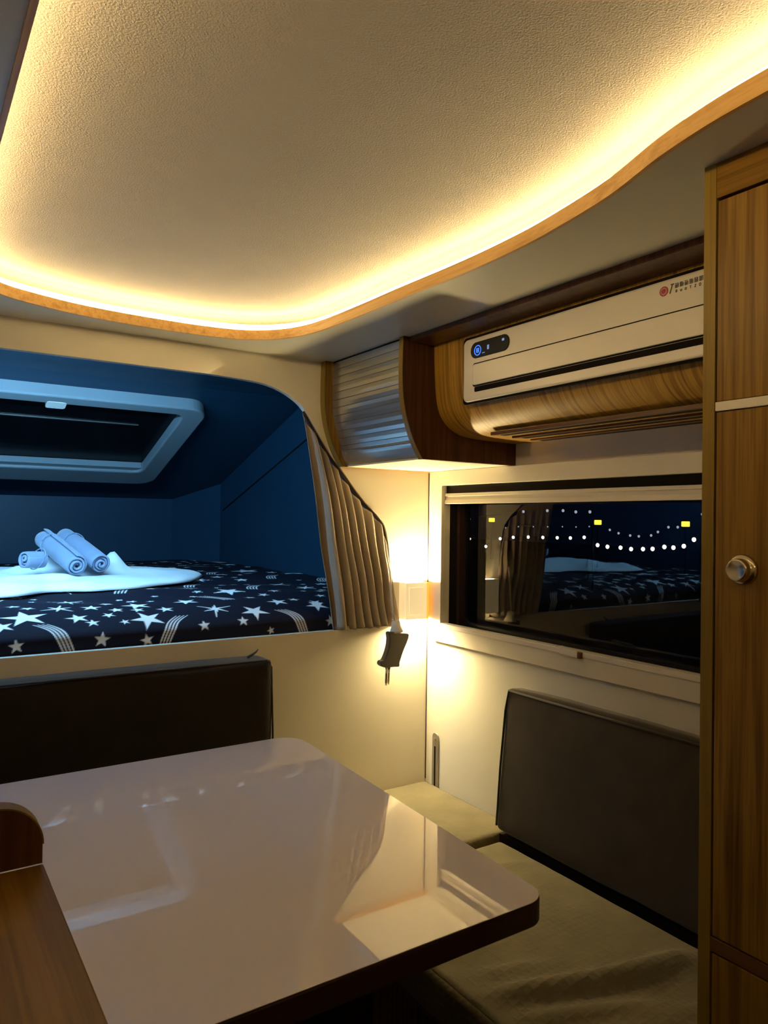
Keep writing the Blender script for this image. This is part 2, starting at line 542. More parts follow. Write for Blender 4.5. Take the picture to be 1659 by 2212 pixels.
# roof hatch on the slope: local frame (x along the van, s down the slope, h out of the slope)
SL = math.atan(0.33)
def slope(x, s, h):
    return (x, 3.27 + s * math.cos(SL) - h * math.sin(SL), AZ - s * math.sin(SL) - h * math.cos(SL))
def slope_ring(name, outer, inner, h0, h1, mat, parent, bevel=0.0):
    bm = bmesh.new()
    n = len(outer)
    vs = [[bm.verts.new(slope(p[0], p[1], h)) for p in lp] for lp, h in ((inner, h0), (inner, h1), (outer, h1), (outer, h0))]
    for a in range(4):
        A, B = vs[a], vs[(a + 1) % 4]
        for i in range(n):
            bm.faces.new((A[i], A[(i + 1) % n], B[(i + 1) % n], B[i]))
    return build(name, bm, mat, parent, bevel=bevel, seg=3)
hatch = thing('roof_hatch', 'pale framed dark skylight set in the sloping ceiling over the bed', 'skylight', slope(0.4, 0.64, 0))
slope_ring('hatch_frame', rrect(-0.42, 1.232, 0.125, 1.150, 0.10, 8), rrect(-0.32, 1.125, 0.195, 0.965, 0.05, 8), -0.008, 0.060, 'hatchframe', hatch, 0.010)
def slope_slab(name, x0, x1, s0, s1, h0, h1, mat, parent, r=0.004):
    bm = bmesh.new()
    pts = rrect(x0, x1, s0, s1, r, 3)
    A = [bm.verts.new(slope(u, v, h0)) for u, v in pts]
    B = [bm.verts.new(slope(u, v, h1)) for u, v in pts]
    bm.faces.new(A); bm.faces.new(B[::-1])
    for i in range(len(pts)):
        bm.faces.new((A[i], A[(i + 1) % len(pts)], B[(i + 1) % len(pts)], B[i]))
    return build(name, bm, mat, parent)
slope_slab('pane', -0.325, 1.13, 0.19, 0.97, 0.004, 0.010, 'hatchglass', hatch)
slope_slab('blind_rail', -0.32, 1.124, 0.928, 0.968, 0.012, 0.045, 'hatchframe', hatch, 0.01)
slope_slab('blind_edge', -0.32, 0.98, 0.44, 0.448, 0.011, 0.014, 'steel', hatch)
slope_slab('latch', 0.52, 0.60, 0.175, 0.235, 0.045, 0.062, 'white', hatch, 0.012)

# mattress with the starry sheet: pattern kept as a colour attribute on a fine grid
prof = [(2.30, 1.022), (2.30, 1.085)]
for i in range(1, 41):
    a = math.pi / 2 * i / 40
    prof.append((2.58 - 0.28 * math.cos(a), 1.085 + 0.070 * math.sin(a)))
prof += [(2.75, 1.160), (3.2, 1.166), (4.2, 1.168), (4.70, 1.166), (4.735, 1.150)]
prof = np.array(prof)
seg = np.hypot(*np.diff(prof, axis=0).T)
arc = np.concatenate([[0], np.cumsum(seg)]) - 0.008      # arc length measured from z = 1.03
NX = 720
xs = np.linspace(LEFT + 0.01, AX - 0.005, NX)
ss = np.concatenate([np.linspace(arc[0], 0.36, 190), np.linspace(0.365, arc[-1], 300)])
X, SS = np.meshgrid(xs, ss)
Yv = np.interp(SS, arc, prof[:, 0])
Zv = np.interp(SS, arc, prof[:, 1])
ink = np.zeros_like(X)
px_ = 0.0022
def put(mask_sdf, tone):
    global ink
    ink = np.maximum(ink, np.clip(0.5 - mask_sdf / px_, 0, 1) * tone)
def star(cx, cs, r, n=5, inner=0.42, rot=0.0, tone=1.0, sq=1.0):
    sel = (abs(X - cx) < r * 1.3) & (abs(SS - cs) < r * 1.3)
    if not sel.any():
        return
    dx, dy = X[sel] - cx, (SS[sel] - cs) / sq
    th = np.arctan2(dx, dy) + rot
    k = math.pi / n
    t = np.abs(((th + k) % (2 * k)) - k)
    rad = np.hypot(dx, dy)
    p, q = rad * np.cos(t), rad * np.sin(t)
    # edge from (r,0) to (ri cos k, ri sin k)
    ex, ey = r * inner * math.cos(k) - r, r * inner * math.sin(k)
    L = math.hypot(ex, ey)
    sd = ((p - r) * (-ey) + q * ex) / L
    sd = -((p - r) * ey - q * ex) / L * -1
    ink[sel] = np.maximum(ink[sel], np.clip(0.5 - sd / px_, 0, 1) * tone)
def stroke(pts, width, tone=1.0, taper=True):
    global ink
    c = catmull(pts, n=10)
    bx = [p[0] for p in c]; by = [p[1] for p in c]
    sel = (X > min(bx) - 0.02) & (X < max(bx) + 0.02) & (SS > min(by) - 0.02) & (SS < max(by) + 0.02)
    x_, s_ = X[sel], SS[sel]
    best = np.full(x_.shape, 9.0)
    for i in range(len(c) - 1):
        ax_, ay_ = c[i]; bx_, by_ = c[i + 1]
        vx, vy = bx_ - ax_, by_ - ay_
        L2 = vx * vx + vy * vy + 1e-12
        t = np.clip(((x_ - ax_) * vx + (s_ - ay_) * vy) / L2, 0, 1)
        d = np.hypot(x_ - ax_ - t * vx, s_ - ay_ - t * vy)
        f = (i + 0.5) / (len(c) - 1)
        wd = width * (0.35 + 0.65 * math.sin(math.pi * min(1, f * 0.8 + 0.2)) if taper else 1)
        best = np.minimum(best, d - wd / 2)
    ink[sel] = np.maximum(ink[sel], np.clip(0.5 - best / px_, 0, 1) * tone)
def comet(sx, flip=1, tone=1.0, y0=0.0, sc=1.0):
    for k in range(4):
        o = k * 0.0140 * sc
        stroke([(sx + flip * (0.0 + o * 0.7), y0 + 0.018 * sc), (sx + flip * (-0.016 + o * 0.75), y0 + 0.055 * sc), (sx + flip * (-0.036 + o * 0.8), y0 + 0.090 * sc), (sx + flip * (-0.075 + o * 0.9), y0 + 0.125 * sc)], 0.0046 * sc, tone)
def burst(cx, cs, r, rot=0.0):
    for k, ang in enumerate((20, 75, 140, 200, 255, 320)):
        a = R(ang) + rot
        l = r * (1.0 if k % 2 == 0 else 0.7)
        stroke([(cx, cs), (cx + l * 0.5 * math.cos(a), cs + l * 0.5 * math.sin(a)), (cx + l * math.cos(a), cs + l * math.sin(a))], 0.006)
    star(cx, cs, r * 0.45, 6, 0.4, rot)
for cx, cs, r, rot in ((0.281, 0.045, 0.021, .1), (0.513, 0.046, 0.024, -.15), (0.648, 0.033, 0.021, .2), (0.833, 0.067, 0.020, .05), (0.968, 0.074, 0.020, -.1), (1.066, 0.033, 0.014, .3),
                       (0.04, 0.05, 0.022, .1), (-0.2, 0.06, 0.023, .4), (-0.38, 0.04, 0.02, .2), (1.30, 0.05, 0.02, .1)):
    star(cx, cs, r, 5, 0.42, rot, 0.92)
for cx, cs, r, rot in ((0.316, 0.185, 0.070, .1), (0.662, 0.118, 0.055, .35), (0.739, 0.19, 0.03, .1), (1.028, 0.125, 0.052, .5), (0.249, 0.125, 0.035, .3), (0.458, 0.155, 0.036, .2), (0.495, 0.116, 0.022, 0), (0.589, 0.109, 0.016, .3), (0.552, 0.165, 0.022, .5), (0.651, 0.20, 0.024, .2), (1.151, 0.203, 0.04, .1), (1.29, 0.17, 0.03, .4), (0.84, 0.29, 0.045, .3), (0.663, 0.26, 0.05, .2),
                       (0.0, 0.15, 0.05, .2), (-0.3, 0.13, 0.05, .1), (1.28, 0.14, 0.045, .3)):
    star(cx, cs, r, 5, 0.36, rot)
burst(0.901, 0.165, 0.065); burst(0.478, 0.42, 0.07, .3); burst(0.12, 0.12, 0.06, .2); burst(1.368, 0.663, 0.08, .5)
comet(0.405, 1); comet(0.718, -1); comet(1.178, 1); comet(-0.1, 1)
rr = random.Random(11)
taken = [(0.316, 0.185, 0.07), (0.662, 0.118, 0.06), (0.901, 0.165, 0.06), (1.028, 0.125, 0.055), (0.478, 0.42, 0.07), (1.151, 0.203, 0.04), (0.739, 0.19, 0.03), (0.84, 0.29, 0.045), (0.663, 0.26, 0.05), (1.29, 0.17, 0.03), (0.458, 0.155, 0.036), (1.368, 0.663, 0.08)]
for _ in range(1100):
    cx, cs = rr.uniform(-0.55, 1.66), rr.uniform(0.19, 2.38)
    r = rr.choice((0.016, 0.024, 0.034, 0.05, 0.065, 0.08))
    if any(math.hypot(cx - a, cs - b) < (r + c) * 1.05 + 0.008 for a, b, c in taken):
        continue
    taken.append((cx, cs, r))
    kind = rr.random()
    if r > 0.06 and kind < 0.5:
        comet(cx, rr.choice((-1, 1)), 0.95, cs - 0.08, 1.25)
    elif r > 0.045 and kind < 0.6:
        burst(cx, cs, r * 1.1, rr.uniform(0, 6))
    else:
        star(cx, cs, r, 5, rr.choice((0.36, 0.42)), rr.uniform(0, 6), 0.95)
wob = np.zeros_like(X)
for k in range(7):
    a, f, ph = rr.uniform(-0.7, 0.7), rr.uniform(6, 22), rr.uniform(0, 6)
    wob += np.sin((X * math.cos(a) * 0.6 + SS * 1.3) * f + ph + 1.2 * np.sin(X * 5 + k)) / 7
topness = np.clip((SS - 0.16) / 0.2, 0, 1)
edge = np.clip((arc[-1] - SS) / 0.05, 0, 1)
Zv = Zv + wob * 0.010 * topness * edge
Yv = Yv + np.sin(X * 9 + 1) * 0.002 * (1 - topness)
nr = len(ss)
Xl = np.minimum(X, AX - 0.010 - np.clip(Yv - 4.43, 0, 1) * 0.73)
verts = np.stack([Xl.ravel(), Yv.ravel(), Zv.ravel()], 1)
idx = np.arange(nr * NX).reshape(nr, NX)
quads = np.stack([idx[:-1, :-1], idx[:-1, 1:], idx[1:, 1:], idx[1:, :-1]], -1).reshape(-1, 4)
me = bpy.data.meshes.new('starry_sheet')
me.vertices.add(len(verts)); me.vertices.foreach_set('co', verts.astype(np.float32).ravel())
me.loops.add(quads.size); me.loops.foreach_set('vertex_index', quads.astype(np.int32).ravel())
me.polygons.add(len(quads))
me.polygons.foreach_set('loop_start', np.arange(0, quads.size, 4, dtype=np.int32))
me.polygons.foreach_set('use_smooth', np.ones(len(quads), dtype=bool))
me.update(calc_edges=True)
at = me.attributes.new('print', 'FLOAT', 'POINT')
at.data.foreach_set('value', ink.astype(np.float32).ravel())
m, nt, b = newmat('starry_print')
an = nd(nt, 'ShaderNodeAttribute'); an.attribute_name = 'print'
nt.links.new(ramp(nt, an.outputs['Fac'], [(0.0, (0.006, 0.006, 0.014)), (1.0, (0.80, 0.78, 0.74))]), b.inputs['Base Color'])
b.inputs['Roughness'].default_value = 0.8
b.inputs['Specular IOR Level'].default_value = 0.2
M['sheet'] = m
bed = thing('bed_mattress', 'mattress under a black sheet printed with white stars in the blue-lit alcove', 'mattress', (0.45, 3.0, 1.02))
link('starry_sheet', me, 'sheet', bed)
prism('mattress_core', [(2.315, 1.0215), (4.43, 1.0215), (4.43, 1.14), (2.70, 1.135), (2.44, 1.115), (2.33, 1.075)], 'x', LEFT + 0.02, AX - 0.015, 'lining', bed)

# white blanket, one folded heap, with the towels lying on it
def sheet_z(y):
    return float(np.interp(y, prof[:, 0], prof[:, 1]))
outline = catmull([(1.20, 3.38), (1.09, 3.12), (0.995, 3.01), (0.86, 2.93), (0.765, 2.865), (0.68, 2.845), (0.59, 2.825), (0.50, 2.855), (0.437, 2.845), (0.36, 2.78), (0.281, 2.745), (0.05, 2.72), (-0.12, 2.85), (-0.15, 3.35), (0.10, 3.68), (0.45, 3.80), (0.85, 3.78), (1.10, 3.62)], closed=True, n=5)
oc = Vector((0.52, 3.25))
def hump(x, y):
    h = 0.052 * math.exp(-(((x - 0.54) / 0.15) ** 2 + ((y - 3.42) / 0.13) ** 2))
    h += 0.085 * math.exp(-(((x - 0.785) / 0.045) ** 2 + ((y - 3.34) / 0.06) ** 2))
    h += 0.030 * math.exp(-(((x - 0.74) / 0.05) ** 2 + ((y - 3.26) / 0.03) ** 2))
    h += 0.024 * math.exp(-(((x - 0.46) / 0.13) ** 2 + ((y - 3.04) / 0.05) ** 2))
    h += 0.030 * math.exp(-(((x - 0.22) / 0.16) ** 2 + ((y - 3.12) / 0.09) ** 2))
    h += 0.012 * math.exp(-(((x - 0.92) / 0.12) ** 2 + ((y - 3.25) / 0.05) ** 2))
    h += 0.010 * math.exp(-(((x - 0.30 - 0.3 * (y - 2.9)) / 0.03) ** 2 + ((y - 2.92) / 0.12) ** 2))
    return h
bm = bmesh.new()
RN = 34
top_r, n_o = [], len(outline)
for k in range(RN + 1):
    t = k / RN
    row = []
    for i in range(n_o):
        p = oc.lerp(Vector(outline[i][:2]), t)
        base = sheet_z(p.y) + 0.009
        thick = 0.030 * (1 - t ** 10) ** 0.6 if t < 1 else 0.0
        fold = 0.007 * math.sin(9 * p.x + 14 * p.y + 3 * math.sin(6 * p.x)) + 0.008 * mnoise.noise(Vector((p.x * 16, p.y * 16, 0))) + 0.014 * mnoise.noise(Vector((p.x * 6, p.y * 11, 4)))
        wv = 0.5 if p.x > 0.6 else 1.3
        row.append(bm.verts.new((p.x, p.y, base + thick + (hump(p.x, p.y) + fold * wv) * (1 - t ** 6))))
        if k == 0:
            break
    top_r.append(row)
for i in range(n_o):
    bm.faces.new((top_r[0][0], top_r[1][i], top_r[1][(i + 1) % n_o]))
for k in range(1, RN):
    for i in range(n_o):
        bm.faces.new((top_r[k][i], top_r[k + 1][i], top_r[k + 1][(i + 1) % n_o], top_r[k][(i + 1) % n_o]))
bm.faces.new(top_r[RN])
tag(build('blanket', bm, 'blanket', smooth=True), 'white fluffy blanket folded flat on the starry sheet under rolled towels', 'blanket')

def towel_roll(name, label, a, b, r, mat, turns=3.2, seed=0):
    """a strip rolled up: a spiral section swept from a to b, plus the overlapping flap as a part"""
    a, b = Vector(a), Vector(b)
    ax = (b - a).normalized()
    u = ax.cross(Vector((0, 0, 1))).normalized()
    v = u.cross(ax)
    root = thing(name, label, 'towel', a - Vector((0, 0, r)), 'rolled towels on the bed')
    bm = bmesh.new()
    n = 110
    th = r / (turns + 0.6)
    sec = []
    for i in range(n + 1):
        t = i / n
        ang = 2 * math.pi * turns * (1 - t)
        rad = r - (r * 0.80) * t
        sec.append((rad, ang))
    L = (b - a).length
    rows = []
    M_ = 14
    for j in range(M_ + 1):
        s = j / M_
        bulge = 1 + 0.05 * math.sin(math.pi * s)
        ro, ri = [], []
        for i, (rad, ang) in enumerate(sec):
            wob_ = 1 + 0.035 * mnoise.noise(Vector((math.cos(ang) * 2 + seed, math.sin(ang) * 2, s * 5)))
            e = 0.006 * math.cos(ang * 0.31 + seed) * (1 if j in (0, M_) else 0)
            for lst, q in ((ro, rad), (ri, max(rad - th * 0.62, 0.001))):
                lst.append(bm.verts.new(a + ax * (L * s + e) + (u * math.cos(ang + seed) + v * math.sin(ang + seed)) * q * bulge * wob_))
        rows.append((ro, ri))
    for j in range(M_):
        for i in range(n):
            for k in (0, 1):
                A, B = rows[j][k], rows[j + 1][k]
                bm.faces.new((A[i], A[i + 1], B[i + 1], B[i]))
        for i in (0, n):
            bm.faces.new((rows[j][0][i], rows[j][1][i], rows[j + 1][1][i], rows[j + 1][0][i]))
    for j in (0, M_):
        for i in range(n):
            bm.faces.new((rows[j][0][i], rows[j][0][i + 1], rows[j][1][i + 1], rows[j][1][i]))
    build('rolled_cloth', bm, mat, root, smooth=True)
    bm = bmesh.new()
    ring = []
    for i in range(33):
        ang = 2 * math.pi * i / 32
        ring.append(a + ax * L * 0.72 + (u * math.cos(ang) + v * math.sin(ang)) * r * 1.055 + ax * 0.018 * math.sin(ang))
    tube(bm, ring[:-1], 0.0022, 6, closed=True)
    build('hem', bm, 'towel', root, smooth=True)
    return root
towel_roll('rolled_towel', 'pale rolled towel leaning on the blanket, left one of the pair lying side by side', (0.578, 3.03, 1.251), (0.510, 3.37, 1.347), 0.045, 'towel', seed=0.4)
towel_roll('rolled_towel', 'pale rolled towel behind its twin, right one of the pair lying side by side', (0.688, 3.12, 1.250), (0.612, 3.47, 1.350), 0.044, 'towel', seed=2.1)
towel_roll('rolled_towel', 'short rolled towel lying alone at the far left on the blanket', (0.398, 3.10, 1.278), (0.472, 3.14, 1.276), 0.038, 'towel', turns=2.4, seed=4.0)

# ------------------------------------------------------------------ curtain at the side of the opening
cur = thing('curtain', 'pleated brown curtain hanging along the curved edge of the alcove', 'curtain', (1.43, D, 1.06))
edge_xz = [(p[0], p[1]) for p in curve_part if p[0] >= 1.165]
el = [0.0]
for p, q in zip(edge_xz, edge_xz[1:]):
    el.append(el[-1] + math.dist(p, q))
def edge_at(t, lim):
    L = t * lim
    return (float(np.interp(L, el, [p[0] for p in edge_xz])), float(np.interp(L, el, [p[1] for p in edge_xz])))
limit = float(np.interp(1.352, [p[1] for p in edge_xz][::-1], el[::-1]))
NT, NZ = 260, 46
bm = bmesh.new()
rows = []
for j in range(NZ + 1):
    v = j / NZ
    row = []
    for i in range(NT + 1):
        t = i / NT
        xt, zt = edge_at(t, limit)
        xt -= 0.010
        zt -= 0.010
        xb = 1.292 + (1.574 - 1.292) * t ** 0.92
        zb = 1.052 + 0.006 * t
        x = xt + (xb - xt) * (v ** (0.75 if t < 0.35 else 0.95))
        if t < 0.12:
            x -= (0.12 - t) * 0.12 * math.sin(math.pi * v) * 0.8
        z = zt + (zb - zt) * v
        ph = t ** 1.15 * 8.2
        s = math.sin(2 * math.pi * ph)
        sh = math.copysign(abs(s) ** 0.8, s)
        amp = (0.008 + 0.015 * min(1, v * 2.5)) * (0.6 if t > 0.93 else 1.0)
        y = D + 0.006 + amp * sh - 0.012 * v * v * t + 0.003 * math.sin(13 * v + 5 * t)
        x += 0.006 * math.cos(2 * math.pi * ph) * v
        row.append(bm.verts.new((x, y, z)))
    rows.append(row)
for j in range(NZ):
    for i in range(NT):
        bm.faces.new((rows[j][i], rows[j][i + 1], rows[j + 1][i + 1], rows[j + 1][i]))
fo = build('pleated_fabric', bm, 'curtain', cur, smooth=True)
sd = fo.modifiers.new('thickness', 'SOLIDIFY'); sd.thickness = 0.002
bm = bmesh.new()
tube(bm, [(x - 0.004, D + 0.012, z - 0.003) for x, z in edge_xz if z > 1.33], 0.0055, 8)
build('curtain_track', bm, 'darkedge', cur, smooth=True)
bm = bmesh.new()
pts_lo = []
rows = []
for j in range(4):
    row = []
    for i in range(61):
        t = i / 60
        row.append(bm.verts.new((1.33 + 0.235 * t, D + 0.010 + 0.012 * math.sin(t * 46) - 0.004 * j, 1.062 - 0.0045 * j - 0.003 * math.sin(t * 31))))
    rows.append(row)
for j in range(3):
    for i in range(60):
        bm.faces.new((rows[j][i], rows[j][i + 1], rows[j + 1][i + 1], rows[j + 1][i]))
h = build('hem_lining', bm, 'lining', cur, smooth=True)
h['label'] = 'pale lining showing at the hem'

# plug hanging below the curtain
PY = 2.205
plug = thing('power_plug', 'dark two-prong power plug hanging below the curtain corner', 'plug', (1.50, PY, 1.03))
body = catmull([(1.487, 1.040), (1.530, 1.034), (1.568, 1.030), (1.5735, 1.018), (1.566, 0.998), (1.550, 0.968), (1.541, 0.947), (1.533, 0.925), (1.531, 0.911), (1.505, 0.912), (1.475, 0.912), (1.455, 0.919), (1.448, 0.928), (1.452, 0.938), (1.464, 0.942), (1.475, 0.962), (1.484, 0.990), (1.487, 1.015)], closed=True, n=4)
prism('plug_body', body, 'y', PY - 0.012, PY + 0.014, 'plug', plug, bevel=0.006, seg=3)
for x0, y0 in ((1.479, PY - 0.006), (1.496, PY + 0.004)):
    bm = bmesh.new()
    tube(bm, [(x0, y0, 0.915), (x0 - 0.001, y0, 0.885), (x0 - 0.002, y0, 0.860), (x0 - 0.002, y0, 0.848)], [0.0052, 0.0052, 0.005, 0.003], 10)
    build('prong', bm, 'chrome', plug, smooth=True)
bm = bmesh.new()
lathe(bm, [(0, 0.014), (0.018, 0.017), (0.034, 0.024), (0.042, 0.026)], (1.522, PY + 0.003, 1.078), (0.12, 0, -1), 20)
cf = build('cable_sleeve', bm, 'lining', plug, smooth=True)
cf['label'] = 'cream cable sleeve'
bm = bmesh.new()
tube(bm, [(1.520, PY + 0.003, 1.070), (1.515, PY + 0.012, 1.11), (1.512, PY + 0.02, 1.18), (1.512, PY + 0.03, 1.26)], 0.0035, 8)
# the cable runs up behind the curtain's last pleat
build('cable', bm, 'lining', plug, smooth=True)

# ------------------------------------------------------------------ corner wall lamp
lamp = thing('wall_lamp', 'glowing square wall lamp with amber side in the corner by the window', 'lamp', (1.63, D, 1.07))
LX0, LX1, LZ0, LZ1, LY = 1.578, 1.684, 1.074, 1.212, 2.222
prism('front_plate', rrect(LX0, LX1 - 0.010, LZ0, LZ1, 0.004, 3), 'y', LY, LY + 0.006, 'lamp_front', lamp, bevel=0.001)
prism('inner_panel', rrect(LX0 + 0.014, LX1 - 0.024, LZ0 + 0.018, LZ1 - 0.018, 0.004, 3), 'y', LY - 0.003, LY + 0.001, 'lamp_front', lamp, bevel=0.001)
o = box('side_diffuser', (LX1 - 0.010, LX1, LY, D - 0.001, LZ0, LZ1), 'lamp_amber', lamp, bevel=0.001)
o['label'] = 'amber glowing side of the lamp'
box('side_diffuser', (LX0, LX0 + 0.006, LY + 0.006, D - 0.001, LZ0, LZ1), 'lamp_front', lamp)
for zz in ((LZ1 - 0.009, LZ1 - 0.001), (LZ0 + 0.001, LZ0 + 0.009)):
    box('light_bar', (LX0 + 0.010, LX1 - 0.014, LY + 0.012, D - 0.008, *zz), 'lamp_led', lamp)
box('back_plate', (LX0 + 0.006, LX1 - 0.010, D - 0.006, D - 0.0008, LZ0 + 0.003, LZ1 - 0.003), 'lamp_front', lamp)

# ------------------------------------------------------------------ overhead corner cabinet with roller shutter
fr = [(1.250, 1.9995), (1.248, 1.90), (1.251, 1.83), (1.262, 1.77), (1.283, 1.71), (1.304, 1.668), (1.327, 1.634)]
fr_s = catmull(fr, n=4)
def side_profile(dx=0.0):
    return [(p[0] + dx, p[1]) for p in fr_s] + [(1.7125, 1.634), (1.7125, 1.9995)]
cab = thing('overhead_cabinet', 'corner overhead cabinet with silver roller shutter between wooden sides', 'cabinet', (1.5, 2.03, 1.634))
prism('side_panel', side_profile(), 'y', 1.790, 1.811, 'wood_dark', cab)
sp2 = prism('side_panel', side_profile(-0.018), 'y', 2.236, D - 0.0005, 'wood', cab)
# light edge bands on the curved fronts
def band(y0, y1, dx):
    bm = bmesh.new()
    n = len(fr_s)
    A = [bm.verts.new((x + dx - 0.0015, y0, z)) for x, z in fr_s]
    B = [bm.verts.new((x + dx - 0.0015, y1, z)) for x, z in fr_s]
    C = [bm.verts.new((x + dx + 0.001, y1, z)) for x, z in fr_s]
    E_ = [bm.verts.new((x + dx + 0.001, y0, z)) for x, z in fr_s]
    for a, b_ in ((A, B), (B, C), (C, E_), (E_, A)):
        for i in range(n - 1):
            bm.faces.new((a[i], a[i + 1], b_[i + 1], b_[i]))
    for i in (0, n - 1):
        bm.faces.new((A[i], B[i], C[i], E_[i]))
    return build('edge_band', bm, 'wood_edge', cab)
band(1.790, 1.811, 0.0)
band(2.236, D - 0.0005, -0.018)
box('bottom_panel', (1.325, 1.7125, 1.811, 2.236, 1.634, 1.650), 'cream', cab)
# roller shutter: rounded slats down the curve
bm = bmesh.new()
poly = catmull([(p[0] + 0.012, p[1]) for p in fr], n=16)
cum = [0]
for p, q in zip(poly, poly[1:]):
    cum.append(cum[-1] + math.dist(p, q))
NS = 13
Lm = cum[-1] - 0.035
secp = []
for k in range(NS):
    for f, hgt in ((0.0, 0.0035), (0.05, 0.0030), (0.10, 0.0), (0.5, -0.0004), (0.92, 0.0), (0.96, 0.0030)):
        l = 0.004 + Lm * (k + f) / NS
        x = float(np.interp(l, cum, [p[0] for p in poly]))
        z = float(np.interp(l, cum, [p[1] for p in poly]))
        secp.append((x + hgt, z))
A = [bm.verts.new((x, 1.812, z)) for x, z in secp]
B = [bm.verts.new((x, 2.235, z)) for x, z in secp]
for i in range(len(secp) - 1):
    bm.faces.new((A[i], A[i + 1], B[i + 1], B[i]))
sh = build('roller_shutter', bm, 'tambour', cab)
sdm = sh.modifiers.new('thickness', 'SOLIDIFY'); sdm.thickness = 0.002; sdm.offset = -1
prism('shutter_rail', catmull([(1.300, 1.690), (1.296, 1.682), (1.305, 1.664), (1.322, 1.640), (1.340, 1.640), (1.330, 1.668), (1.315, 1.690)], closed=True, n=3), 'y', 1.812, 2.235, 'tambour', cab, smooth=False)
box('top_rail', (1.262, 1.30, 1.811, 2.236, 1.985, 1.9995), 'gap', cab)

# ------------------------------------------------------------------ air-conditioner housing and unit
housing = [(1.365, 1.985), (1.368, 1.90), (1.374, 1.83), (1.383, 1.79), (1.398, 1.762), (1.424, 1.738), (1.455, 1.722), (1.49, 1.713), (1.55, 1.7085), (1.62, 1.707), (1.7125, 1.706)]
hs = catmull(housing, n=5) + [(1.7125, 1.985)]
ho = thing('air_conditioner_housing', 'bulging wooden housing with rounded bottom under the ceiling by the window', 'housing', (1.55, 1.2, 1.706))
prism('curved_panel', hs, 'y', 0.668, 1.7895, 'wood_ac', ho)
for i, (xa, ya) in enumerate(((1.487, 1.62), (1.585, 1.632), (1.675, 1.645))):
    box('vent_slot', (xa, xa + 0.020, 0.70, ya, 1.7035, 1.7125 if i == 0 else 1.709), 'gap', ho)
    box('vent_slat', (xa - 0.03, xa - 0.012, 0.70, ya + 0.01, 1.7025, 1.712), 'wood_brown', ho)

ac = thing('air_conditioner', 'long white air conditioner built into the wooden housing above the window', 'air conditioner', (1.362, 1.2, 1.79))
prism('front_panel', rrect(0.70, 1.634, 1.789, 1.968, 0.016, 6), 'x', 1.352, 1.3645, 'white', ac, bevel=0.005, seg=3)
prism('recess_shadow', rrect(0.695, 1.642, 1.783, 1.976, 0.012, 4), 'x', 1.3600, 1.3648, 'gap', ac)
prism('flap', rrect(0.70, 1.586, 1.832, 1.8915, 0.006, 4), 'x', 1.347, 1.353, 'white', ac, bevel=0.0018)
prism('flap_groove', rrect(0.70, 1.590, 1.8285, 1.8950, 0.007, 4), 'x', 1.3512, 1.3530, 'gap', ac)
prism('air_slot', rrect(0.70, 1.582, 1.813, 1.8275, 0.004, 4), 'x', 1.3508, 1.3532, 'gap', ac)
dp = prism('display', rrect(1.441, 1.598, 1.908, 1.953, 0.022, 8), 'x', 1.3490, 1.3535, 'black', ac, bevel=0.001)
bm = bmesh.new()
cy, cz = 1.567, 1.9285
ring = [(1.3485, cy + 0.0135 * math.cos(2 * math.pi * k / 24), cz + 0.0135 * math.sin(2 * math.pi * k / 24)) for k in range(24)]
tube(bm, ring, 0.0012, 5, closed=True)
add_box(bm, 1.3478, 1.3489, cy - 0.005, cy + 0.005, cz + 0.004, cz + 0.006)
add_box(bm, 1.3478, 1.3489, cy - 0.005, cy + 0.005, cz - 0.001, cz + 0.001)
add_box(bm, 1.3478, 1.3489, cy - 0.005, cy + 0.005, cz - 0.006, cz - 0.004)
add_box(bm, 1.3478, 1.3489, cy + 0.003, cy + 0.005, cz - 0.006, cz + 0.006)
add_box(bm, 1.3478, 1.3489, cy - 0.005, cy - 0.003, cz - 0.006, cz + 0.006)
g1 = build('lit_symbol', bm, 'display_blue', dp)
for y0, y1, z0, z1 in ((1.520, 1.5265, 1.924, 1.936), (1.537, 1.5475, 1.917, 1.9185), (1.459, 1.467, 1.936, 1.942)):
    box('lit_symbol', (1.3478, 1.3489, y0, y1, z0, z1), 'display_pale', dp)
# printed emblem and unreadable lettering
bm = bmesh.new()
lathe(bm, [(0, 0.0105), (0.0008, 0.0105)], (1.3519, 0.968, 1.9435), (-1, 0, 0), 28)
em = build('emblem', bm, 'red', ac)
bm = bmesh.new()
tube(bm, [(1.3509, 0.968 + 0.0065 * math.cos(math.pi * t / 12), 1.9435 + 0.0065 * math.sin(math.pi * t / 12)) for t in range(24)], 0.0007, 5, closed=True)
build('emblem_ring', bm, 'white', em)
bm = bmesh.new()
F0, F1 = 1.3511, 1.3521
def stroke_bar(y0, z0, y1, z1, wdt):
    d = Vector((y1 - y0, z1 - z0)).normalized()
    n = Vector((-d.y, d.x)) * wdt / 2
    add_prism(bm, [(y0 + n.x, z0 + n.y), (y1 + n.x, z1 + n.y), (y1 - n.x, z1 - n.y), (y0 - n.x, z0 - n.y)], 'x', F0, F1)
stroke_bar(0.9515, 1.9535, 0.944, 1.9535, 0.0022)     # the tall slanted stroke with its flag
stroke_bar(0.9475, 1.953, 0.9535, 1.935, 0.0020)
gr = random.Random(3)
for k in range(6):
    y = 0.941 - k * 0.0112
    for q in range(4):
        z = 1.9445 + q * 0.0028
        stroke_bar(y, z, y - 0.0088 * gr.uniform(0.6, 1), z, 0.0012)
    for q in range(3):
        yy = y - 0.0012 - q * 0.0032
        stroke_bar(yy, 1.9445, yy, 1.9445 + gr.choice((0.006, 0.0085)), 0.0012)
